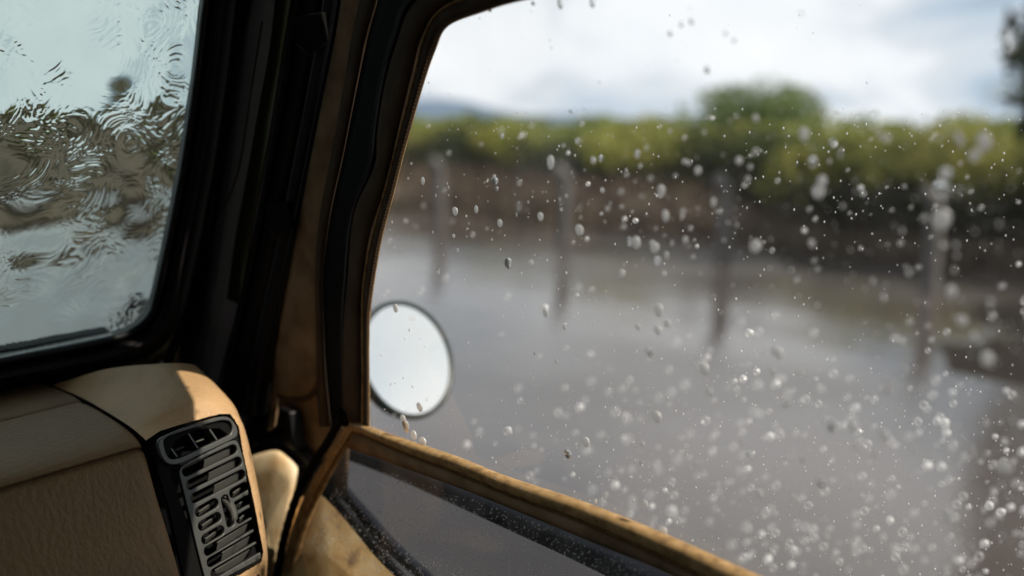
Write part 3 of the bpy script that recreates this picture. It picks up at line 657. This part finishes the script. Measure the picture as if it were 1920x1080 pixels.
half = [((370, 960), (398, 944)), ((434, 925), (455, 913)), ((376, 986), (403, 970)), ((440, 949), (460, 938)), ((382, 1011), (409, 995)), ((446, 973), (464, 962))]
holes = [pill(a, b, rr) for a, b in full]+[pill(a, b, rr) for a, b in half]+[rpoly([(409, 932), (423, 925), (437, 984), (423, 992)])]
plate('grille', rpoly([(330, 880), (350, 866), (425, 829), (440, 824), (450, 850), (490, 1025), (488, 1046), (470, 1056), (402, 1092), (384, 1096), (374, 1060)]), holes, vent_pl, .0012, .0014, .0007)
plate('defogger_bezel', rpoly([(288, 826), (330, 806), (405, 782), (425, 781), (440, 800), (442, 818), (425, 828), (330, 872), (310, 872), (298, 858)]),
      [rpoly([(301, 826), (312, 818), (380, 796), (412, 788), (427, 790), (432, 802), (428, 815), (405, 826), (330, 860), (314, 862), (306, 850)])], vent_pl, .0015, .0016, .0009, label='small upper demister outlet of the air vent')
# backing box and dark housing left of the grille
plate('housing', rpoly([(278, 826), (440, 783), (452, 850), (493, 1045), (400, 1110), (352, 1130), (320, 960)]), [rpoly([(296, 826), (436, 788), (484, 1040), (392, 1092)])], void, -.001, .001, .0003)
bx_ = [VPL(u, v, -.030) for u, v in ((280, 826), (440, 785), (492, 1045), (350, 1120))]; fx = [VPL(u, v, -.002) for u, v in ((280, 826), (440, 785), (492, 1045), (350, 1120))]
mm = MB(); mm.add(bx_+fx, [(0, 1, 2, 3), (0, 4, 5, 1), (1, 5, 6, 2), (2, 6, 7, 3), (3, 7, 4, 0)]); mm.build('duct', void, vent, smooth=False)
# vanes behind the slots
for k, ((a, b), t0) in enumerate(zip(full[:3]+full[3:], (.42, .42, .45, .25, .30, .05))):
    a = np.array(a, float); b = np.array(b, float); p0 = a*(1-t0)+b*t0; p1 = b
    mm = MB(); A_ = VPL(p0[0]-2, p0[1]+3, -.0065); B_ = VPL(p1[0]-6, p1[1]+3, -.0065); d = (B_-A_)/np.linalg.norm(B_-A_)
    wv = (ey*.8+VN*.6); wv = wv/np.linalg.norm(wv); poly = []
    for s_ in range(9):
        t = -math.pi/2+math.pi*s_/8; poly.append(B_+d*.0045*math.cos(t)+wv*.0045*math.sin(t))
    poly += [A_+wv*.0045, A_-wv*.0045]
    mm.slab(poly, np.cross(d, wv), .0012).build('vane', vent_in, vent, smooth=False)
for (a, b) in half:
    a = np.array(a, float); b = np.array(b, float); A_ = VPL(a[0]+2, a[1]+3, -.008); B_ = VPL(b[0]-3, b[1]+3, -.008); d = (B_-A_)/np.linalg.norm(B_-A_); wv = ey*.7+VN*.7; wv /= np.linalg.norm(wv)
    MB().box((A_+B_)/2, [d, wv, np.cross(d, wv)], (np.linalg.norm(B_-A_)/2, .0026, .0006)).build('vane', vent_in, vent, smooth=False)
for (a, b) in (((308, 823), (332, 856)), ((351, 809), (371, 840)), ((388, 797), (407, 825))):
    A_, B_ = VPL(*a, -.001), VPL(*b, -.001); d = (B_-A_)/np.linalg.norm(B_-A_)
    MB().box((A_+B_)/2-VN*.008, [d, VN, np.cross(d, VN)], (np.linalg.norm(B_-A_)/2, .008, .0007)).build('divider', vent_pl, vent, smooth=False)
for (a, b) in (((327, 845), (344, 838)), ((367, 829), (383, 823))):
    MB().tube([VPL(*a, -.012), VPL(*b, -.012)], .0009, 6).build('damper_pin', vent_in, vent)
# ribbed thumbwheel
tw_c = VPL(423, 958, -.0085); mm = MB(); nT = 46; rows = []
for (w_, q_) in ((-.0036, .0095), (-.0030, .0128), (0, .0135), (.0030, .0128), (.0036, .0095)):
    r_ = []
    for i in range(nT*4):
        a = 2*math.pi*i/(nT*4); rad = q_*(1+.05*math.cos(nT*a)); r_.append(tw_c+ex*w_+ey*rad*math.cos(a)+VN*rad*math.sin(a))
    rows.append(r_)
mm.grid(rows, True); mm.build('thumbwheel', vent_in, vent, label='ribbed vertical thumbwheel in the middle of the vent')

# ---- round door mirror outside
mi = part('side_mirror')
MC = CAM+ray(765, 673)*1.30
mn = np.array([.09, -.90, .38]); mn /= np.linalg.norm(mn)
mu_ = np.cross(mn, [1, 0, 0]); mu_ /= np.linalg.norm(mu_); mr_ = np.cross(mu_, mn)
if mu_[2] < 0: mu_ = -mu_
RM = .0765
def ring(rad, h, n=64): return [MC+mn*h+mr_*rad*math.cos(2*math.pi*i/n)+mu_*rad*math.sin(2*math.pi*i/n) for i in range(n)]
MB().grid([ring(q, -.0002+.0*q) for q in (.0005, .03, .055, RM-.003)], True).build('mirror_glass', mirror_m, mi, label='round mirror face reflecting the white sky')
MB().grid([ring(RM-.0035, .0008), ring(RM-.001, .003), ring(RM+.002, .002), ring(RM+.0035, -.004), ring(RM+.001, -.014), ring(RM*.7, -.026), ring(RM*.2, -.030), ring(.001, -.030)], True).build('rim', rim_m, mi)
MB().tube([MC-mn*.028, MC-mn*.05+np.array([-.05, .0, -.01]), np.array([.69, MC[1]+.10, MC[2]-.02]), np.array([.65, MC[1]+.16, MC[2]-.08])], .007, 10).build('mirror_arm', rubber, mi)

# ============================================================ WATER ON THE WINDSCREEN (rippling film)
nx, nz_ = 560, 760; x0, x1, z0_, z1 = .10, .475, 1.27, 1.71
def grf(lam_x, lam_z, seed, band_=.5):
    """random field with wavelengths about lam (metres)"""
    r = np.random.default_rng(seed); Fn = np.fft.fft2(r.normal(size=(nz_, nx)))
    fx = np.fft.fftfreq(nx, (x1-x0)/nx)[None, :]*lam_x; fz = np.fft.fftfreq(nz_, (z1-z0_)/nz_)[:, None]*lam_z
    k = np.sqrt(fx*fx+fz*fz); g_ = np.real(np.fft.ifft2(Fn*np.exp(-((k-1)/band_)**2))); return g_/g_.std()
X, Z = np.meshgrid(np.linspace(x0, x1, nx), np.linspace(z0_, z1, nz_))
def warp(f, dx, dz):
    ix = np.clip((X+dx-x0)/(x1-x0)*(nx-1), 0, nx-1.001); iz = np.clip((Z+dz-z0_)/(z1-z0_)*(nz_-1), 0, nz_-1.001)
    a, b = ix.astype(int), iz.astype(int); fa, fb = ix-a, iz-b
    return (f[b, a]*(1-fa)+f[b, a+1]*fa)*(1-fb)+(f[b+1, a]*(1-fa)+f[b+1, a+1]*fa)*fb
wx, wz = grf(.07, .07, 1, .8)*.008, grf(.07, .07, 2, .8)*.008
act = np.clip(.5+.45*grf(.10, .10, 3, 1), .08, 1.3)
zc = 1.52-(X-.30)*.25
act = act*(1.0+.6*np.exp(-((Z-zc)/.055)**2)+.55*np.exp(-((X-.44)/.035)**2)+.4*np.exp(-((Z-1.40)/.03)**2))
H = .00060*grf(.055, .055, 4, .6)
rid = 1-np.abs(warp(grf(.036, .034, 5, .9), wx, wz)); rid = np.clip(rid, -1, 1)
H += .00022*act*np.sign(rid)*np.abs(rid)**1.5
rid3 = warp(grf(.0070, .028, 11, .9), wx*1.2, wz); H += .00010*act*rid3*np.clip(grf(.05, .06, 12, 1)+.2, 0, 1.6)
rid2 = 1-np.abs(warp(grf(.016, .020, 6, 1.1), wx*1.4, wz*1.4)); H += .00017*act*np.clip(rid2, -1, 1)
H += .000030*act*warp(grf(.0034, .0032, 9, .7), wx, wz)*np.clip(grf(.025, .02, 10, 1)+.1, 0, 2)
H += .00008*act*warp(grf(.0052, .0060, 7, .8), wx, wz)*np.clip(grf(.03, .03, 8, 1), 0, 2)
for i in range(5):
    cx_, cz_ = rng.uniform(.14, .46), rng.uniform(1.44, 1.62) if i < 6 else rng.uniform(1.30, 1.6); lam = rng.uniform(.0032, .0055); Rr = rng.uniform(.008, .018)
    rr_ = np.sqrt((X-cx_)**2+((Z-cz_)*1.25)**2); arc = .5+.5*np.cos(np.arctan2(Z-cz_, X-cx_)-rng.uniform(0, 6.28))
    H += .00004*arc*np.exp(-(rr_/Rr)**2)*np.cos(2*math.pi*rr_/lam)
H = H+.0035
Yw = 1.05-.4*(Z-1.25); nW = PW.n
back = np.stack([X, Yw, Z], -1)+nW*.0055; front = back+nW[None, None, :]*H[..., None]
verts = np.concatenate([front.reshape(-1, 3), back[::1, ::1].reshape(-1, 3)])
ii = np.arange(nz_-1)[:, None]*nx+np.arange(nx-1)[None, :]; qf = np.stack([ii, ii+1, ii+nx+1, ii+nx], -1).reshape(-1, 4)
nb = nx*nz_
bk = [(nb, nb+(nz_-1)*nx, nb+nz_*nx-1, nb+nx-1)]
me = bpy.data.meshes.new('water_film')
# front grid + one flat back quad + four side polygons
bverts = [back[0, 0], back[0, -1], back[-1, -1], back[-1, 0]]
verts = np.concatenate([front.reshape(-1, 3), np.array(bverts)])
faces = qf[:, ::-1].tolist() if False else qf.tolist()
b0 = nb
faces.append([b0, b0+3, b0+2, b0+1])
faces.append([b0, b0+1]+[nx-1-i for i in range(nx)])
faces.append([b0+1, b0+2]+[(nz_-1-i)*nx+nx-1 for i in range(nz_)])
faces.append([b0+2, b0+3]+[(nz_-1)*nx+i for i in range(nx)])
faces.append([b0+3, b0]+[i*nx for i in range(nz_)])
me.from_pydata(verts.tolist(), [], faces); me.update()
sm = [True]*len(qf)+[False]*5; me.polygons.foreach_set('use_smooth', sm); me.materials.append(film_m)
o = bpy.data.objects.new('water_film', me); COL.objects.link(o); tag(o, 'rippling sheet of rain water running over the windscreen', 'water', kind='stuff')
# bead of water on the lower seal
bd = []; brr = []
for i in range(160):
    t = i/159; u = -40+250*t; v = 679-t*50+.8*math.sin(i*1.3)
    bd.append(PW(u, v-4, -.003)); brr.append(.0007+.0007*abs(math.sin(i*.9+2*math.sin(i*.37))))
o = MB().tube(bd, brr, 8).build('water_bead', drop_m); tag(o, 'thin glinting line of water along the lower windscreen seal', 'water', kind='stuff')

# ============================================================ RAINDROPS
def dropmesh(name, seed, flat, mt):
    r = random.Random(seed); m_ = MB(); rows = []; n = 14; a1, a2, p1, p2 = r.uniform(0, .14), r.uniform(0, .08), r.uniform(0, 6), r.uniform(0, 6)
    for i in range(9):
        th = math.pi*i/8; row = []
        for j in range(n):
            ph = 2*math.pi*j/n; q = 1+a1*math.cos(ph-p1)+a2*math.cos(2*ph-p2)
            x = math.cos(th); s_ = math.sin(th)
            row.append((x*(flat if x > 0 else .06), s_*math.cos(ph)*q, s_*math.sin(ph)*q*(1.0+.25*(math.sin(ph) < 0))))
        rows.append(row)
    m_.grid(rows, True); return m_.mesh(name, mt)
dm = [dropmesh('raindrop', i, .6, drop_m) for i in range(4)]
dw = [dropmesh('raindrop', i+9, .6, bright_m) for i in range(5)]
am = []
for i in range(5):
    r = random.Random(50+i); m_ = MB(); rows = []
    for a in range(9):
        th = math.pi*a/8; rows.append([(math.sin(th)*math.cos(2*math.pi*j/12)*(1+.15*math.sin(2*j+i)), math.sin(th)*math.sin(2*math.pi*j/12), math.cos(th)*(1+.2*math.sin(i))) for j in range(12)])
    am.append(m_.grid(rows, True).mesh('splash_drop', air_m if i < 2 else air_dim))
rotS = Matrix(((PS.n[0], 0, -PS.n[2]), (0, 1, 0), (PS.n[2], 0, PS.n[0])))
def side_of(u):
    return 'nearest the tan pillar' if u < 950 else ('near the second post' if u < 1200 else ('near the third post' if u < 1500 else ('near the fourth post' if u < 1800 else 'nearest the right edge')))
def zone_of(u, v):
    if v < 215: return ('against the clouds', 'raindrops against the clouds')
    if v < 335: return ('before the green hedge', 'raindrops in front of the hedge')
    if v < 480: return ('before the brown bank', 'raindrops in front of the bank')
    if v < 760: return ('before the grey floodwater', 'raindrops in front of the floodwater')
    return ('low above the tan hem', 'raindrops low on the window')
big = [(1032, 303, 7, 1.5), (1112, 300, 5, 1.1), (1126, 297, 4, 1.1), (1085, 430, 8, 1), (1193, 453, 8, 1.1), (1227, 463, 8, 1), (1232, 490, 7, 1), (1166, 512, 6, 1), (1240, 356, 7, 1.2), (1247, 403, 6, 1.4), (1416, 460, 10, 1), (1541, 340, 8, 1.2), (1533, 358, 10, 1), (1524, 303, 7, 1), (1507, 250, 8, 1.3), (1385, 300, 6, 1), (1308, 319, 6, 1), (1291, 305, 4, 1), (1283, 302, 4, 1), (1766, 355, 13, 1), (1766, 408, 14, 1.1), (1773, 325, 10, 1), (1845, 263, 11, 1.3), (1827, 290, 9, 1), (1663, 258, 6, 1), (1417, 284, 5, 1), (1234, 580, 8, 1.2), (1232, 618, 7, 1), (1250, 606, 6, 1), (1195, 612, 5, 1), (1219, 660, 8, 1), (1318, 690, 9, 1), (1022, 585, 6, 1), (995, 493, 5, 1), (952, 493, 8, 1), (1456, 660, 10, .9), (1850, 670, 10, 1.2), (1662, 722, 8, 1.3), (1783, 545, 8, 1.2), (1803, 600, 8, 1), (1895, 76, 13, 1.6), (1325, 130, 6, 1.2), (1256, 62, 5, 1), (1296, 40, 5, 1), (1277, 45, 4, 1.3), (1360, 62, 4, 1), (1376, 75, 4, 1), (1070, 210, 4, 1), (941, 255, 4, 1), (927, 338, 7, .8), (937, 418, 5, 1.2), (1013, 405, 6, 1), (853, 395, 6, 1), (1230, 780, 9, 1), (1330, 735, 6, 1), (1065, 852, 7, 1), (1097, 828, 8, 1), (1208, 945, 7, 1), (1050, 5, 6, 1.6), (1110, 4, 6, 1.5), (918, 18, 5, .8), (1000, 6, 5, .8), (1245, 995, 6, 1), (1657, 815, 8, 1.1), (1775, 962, 7, 1.4), (1405, 853, 6, 1), (1423, 925, 7, 1), (1560, 795, 9, 1), (1600, 800, 8, 1), (760, 798, 8, 1.2), (775, 815, 7, 1), (792, 828, 8, .9), (755, 785, 6, 1.2), (786, 762, 7, 1), (741, 577, 6, 1), (1885, 875, 10, 1), (1540, 905, 9, 1), (1500, 700, 5, 1)]
def place_drop(u, v, rpx, asp):
    p = PS(u, v, .0042); w = proj(p)[2]; rad = rpx*w/FPX
    o = bpy.data.objects.new('raindrop', random.choice(dm if v < 215 or random.random() < .15 else dw)); COL.objects.link(o)
    o.matrix_world = Matrix.Translation(p) @ rotS.to_4x4() @ Matrix.Diagonal((rad, rad, rad*asp, 1))
    lz, gz = zone_of(u, v); hz_ = side_of(u); lz += ', '+hz_; gz += ' '+hz_; size = 'large' if rpx >= 6 else 'small'
    tag(o, f'{size} clear raindrop on the window {lz}', 'raindrop', f'{size} {gz}')
for b in big: place_drop(b[0], b[1], b[2]*(1.2 if b[1] > 215 else 1), b[3])
def in_window(u, v):
    if u < 1920 and v > np.interp(u, [690, 1425, 2000], [800, 1080, 1320])-14: return False
    xl = np.interp(v, [0, 48, 92, 165, 280, 370, 460, 575, 812], [1000, 838, 815, 790, 758, 735, 712, 694, 692])
    return u > xl+10
def dens(u, v):
    d = .05 if v < 200 else (.7 if v < 470 else .30)
    d *= .35+.65*min(1, max(0, (u-750)/900))
    if v > 650: d = .25+.75*max(0, min(1, (u-850)/600))*min(1, (v-600)/250)
    return d
cnt = 0
while cnt < 150:
    u, v = random.uniform(700, 1930), random.uniform(0, 1090)
    if in_window(u, v) and random.random() < dens(u, v):
        place_drop(u, v, random.choice((2, 2.5, 3, 3, 4, 5))*(.7+.6*(u/1920)), random.uniform(.8, 1.6)); cnt += 1
def cap(m_, p, n, rad, asp=1.0, hh=.5):
    """small closed bead lying on a plane"""
    t = np.array([0, 1.0, 0]); s_ = np.cross(n, t); s_ /= np.linalg.norm(s_); V = []
    for k in range(7): a = 2*math.pi*k/7; V.append(p+rad*(math.cos(a)*t+asp*math.sin(a)*s_))
    for k in range(7): a = 2*math.pi*k/7; V.append(p+rad*.65*(math.cos(a)*t+asp*math.sin(a)*s_)+n*rad*hh*.75)
    V.append(p+n*rad*hh); V.append(p-n*.00004)
    f = [(k, (k+1) % 7, 7+(k+1) % 7, 7+k) for k in range(7)]+[(7+k, 7+(k+1) % 7, 14) for k in range(7)]+[((k+1) % 7, k, 15) for k in range(7)]
    m_.add(V, f)
air = []; m_ = MB(); cnt = 0
while cnt < 1700:
    u, v = random.uniform(700, 1950), random.uniform(0, 1090)
    if in_window(u, v) and random.random() < dens(u, v)+.03:
        if cnt % 2: p = PS(u, v, .0042); cap(m_, p, PS.n, random.choice((.7, .9, 1.1, 1.5, 2.0))*proj(p)[2]/FPX, random.uniform(.8, 1.8))
        else: p = CAM+ray(u, v)*random.uniform(.78, .98); air.append((p, random.choice((.7, .9, 1.2, 1.6))*.86/FPX))
        cnt += 1
tag(m_.build('rain_specks', fine_m), 'fine specks of rain scattered over the clear side window', 'raindrops', kind='stuff')
# beads on the lower clear panel
m_ = MB(); cnt = 0
while cnt < 2200:
    u, v = random.uniform(560, 1350), random.uniform(850, 1090)
    if v < np.interp(u, [640, 950, 1250], [850, 950, 1075])+6 or u < np.interp(v, [838, 985, 1100], [655, 585, 552])+8: continue
    p = PL_(u, v, -.0003); cap(m_, p, -PL_.n, random.choice((.6, .8, .9, 1.1, 1.6))*proj(p)[2]/FPX, random.uniform(.7, 1.4), .7); cnt += 1
tag(m_.build('water_specks', fine_m), 'tiny bright beads of water on the lower clear vinyl panel', 'water beads', kind='stuff')
# beads on the rolled hem
m_ = MB()
for _ in range(120):
    t = random.uniform(.03, .8); i = int(t*(len(T0)-1)); q = T0[i]*(1-.35)+T1[i]*.35; s_ = random.uniform(-.2, .5); q = T0[i]*(1-.3-s_*.5)+T1[i]*(.3+s_*.5)
    p = PL_(q[0], q[1], -.0078); cap(m_, p, -PL_.n, random.uniform(.8, 2.2)*proj(p)[2]/FPX)
tag(m_.build('hem_beads', drop_m), 'beads of rain water on the rolled tan hem of the door', 'water beads', kind='stuff')
# splash drops flying outside
m_ = MB()
for p, q in air:
    cap(m_, p, -PS.n, q, 1.6, 1.2)
tag(m_.build('fine_rain', fine_m), 'fine sharp rain drops falling just outside the side window', 'rain', kind='stuff')
cnt = 0; m_ = MB(); tries = 0
while cnt < 600:
    u, v = random.uniform(700, 1930), random.uniform(210, 1085)
    dd = (.34 if v < 470 else .12)+(.9*max(0, min(1, (u-830)/450))*max(0, min(1, (v-560)/330)))
    if not in_window(u, v) or random.random() > dd: continue
    ds = random.uniform(.98, 1.45); p = CAM+ray(u, v)*ds; rad = random.choice((2.4, 3.4, 5, 6, 7, 8, 9))*(.6 if v < 520 else 1)*ds/FPX*.9
    if cnt < 220:
        o = bpy.data.objects.new('splash_drop', random.choice(am)); COL.objects.link(o)
        o.location = p; o.scale = (rad,)*3; o.rotation_euler = (random.uniform(0, 3), random.uniform(0, 3), 0)
        z_ = 'over the floodwater' if v > 560 else 'before the far hedge'
        tag(o, f'blurred bright splash drop outside {z_}, {side_of(u)}', 'splash drop', f'splash drops {z_} {side_of(u)}')
    else:
        me_ = am[cnt % 5]; m_.add([tuple(p+np.array(vv.co)*rad) for vv in me_.vertices], [tuple(q.vertices) for q in me_.polygons])
    cnt += 1
tag(m_.build('fine_spray', air_dim), 'fine spray of splashed water in the air outside the window', 'spray', kind='stuff')
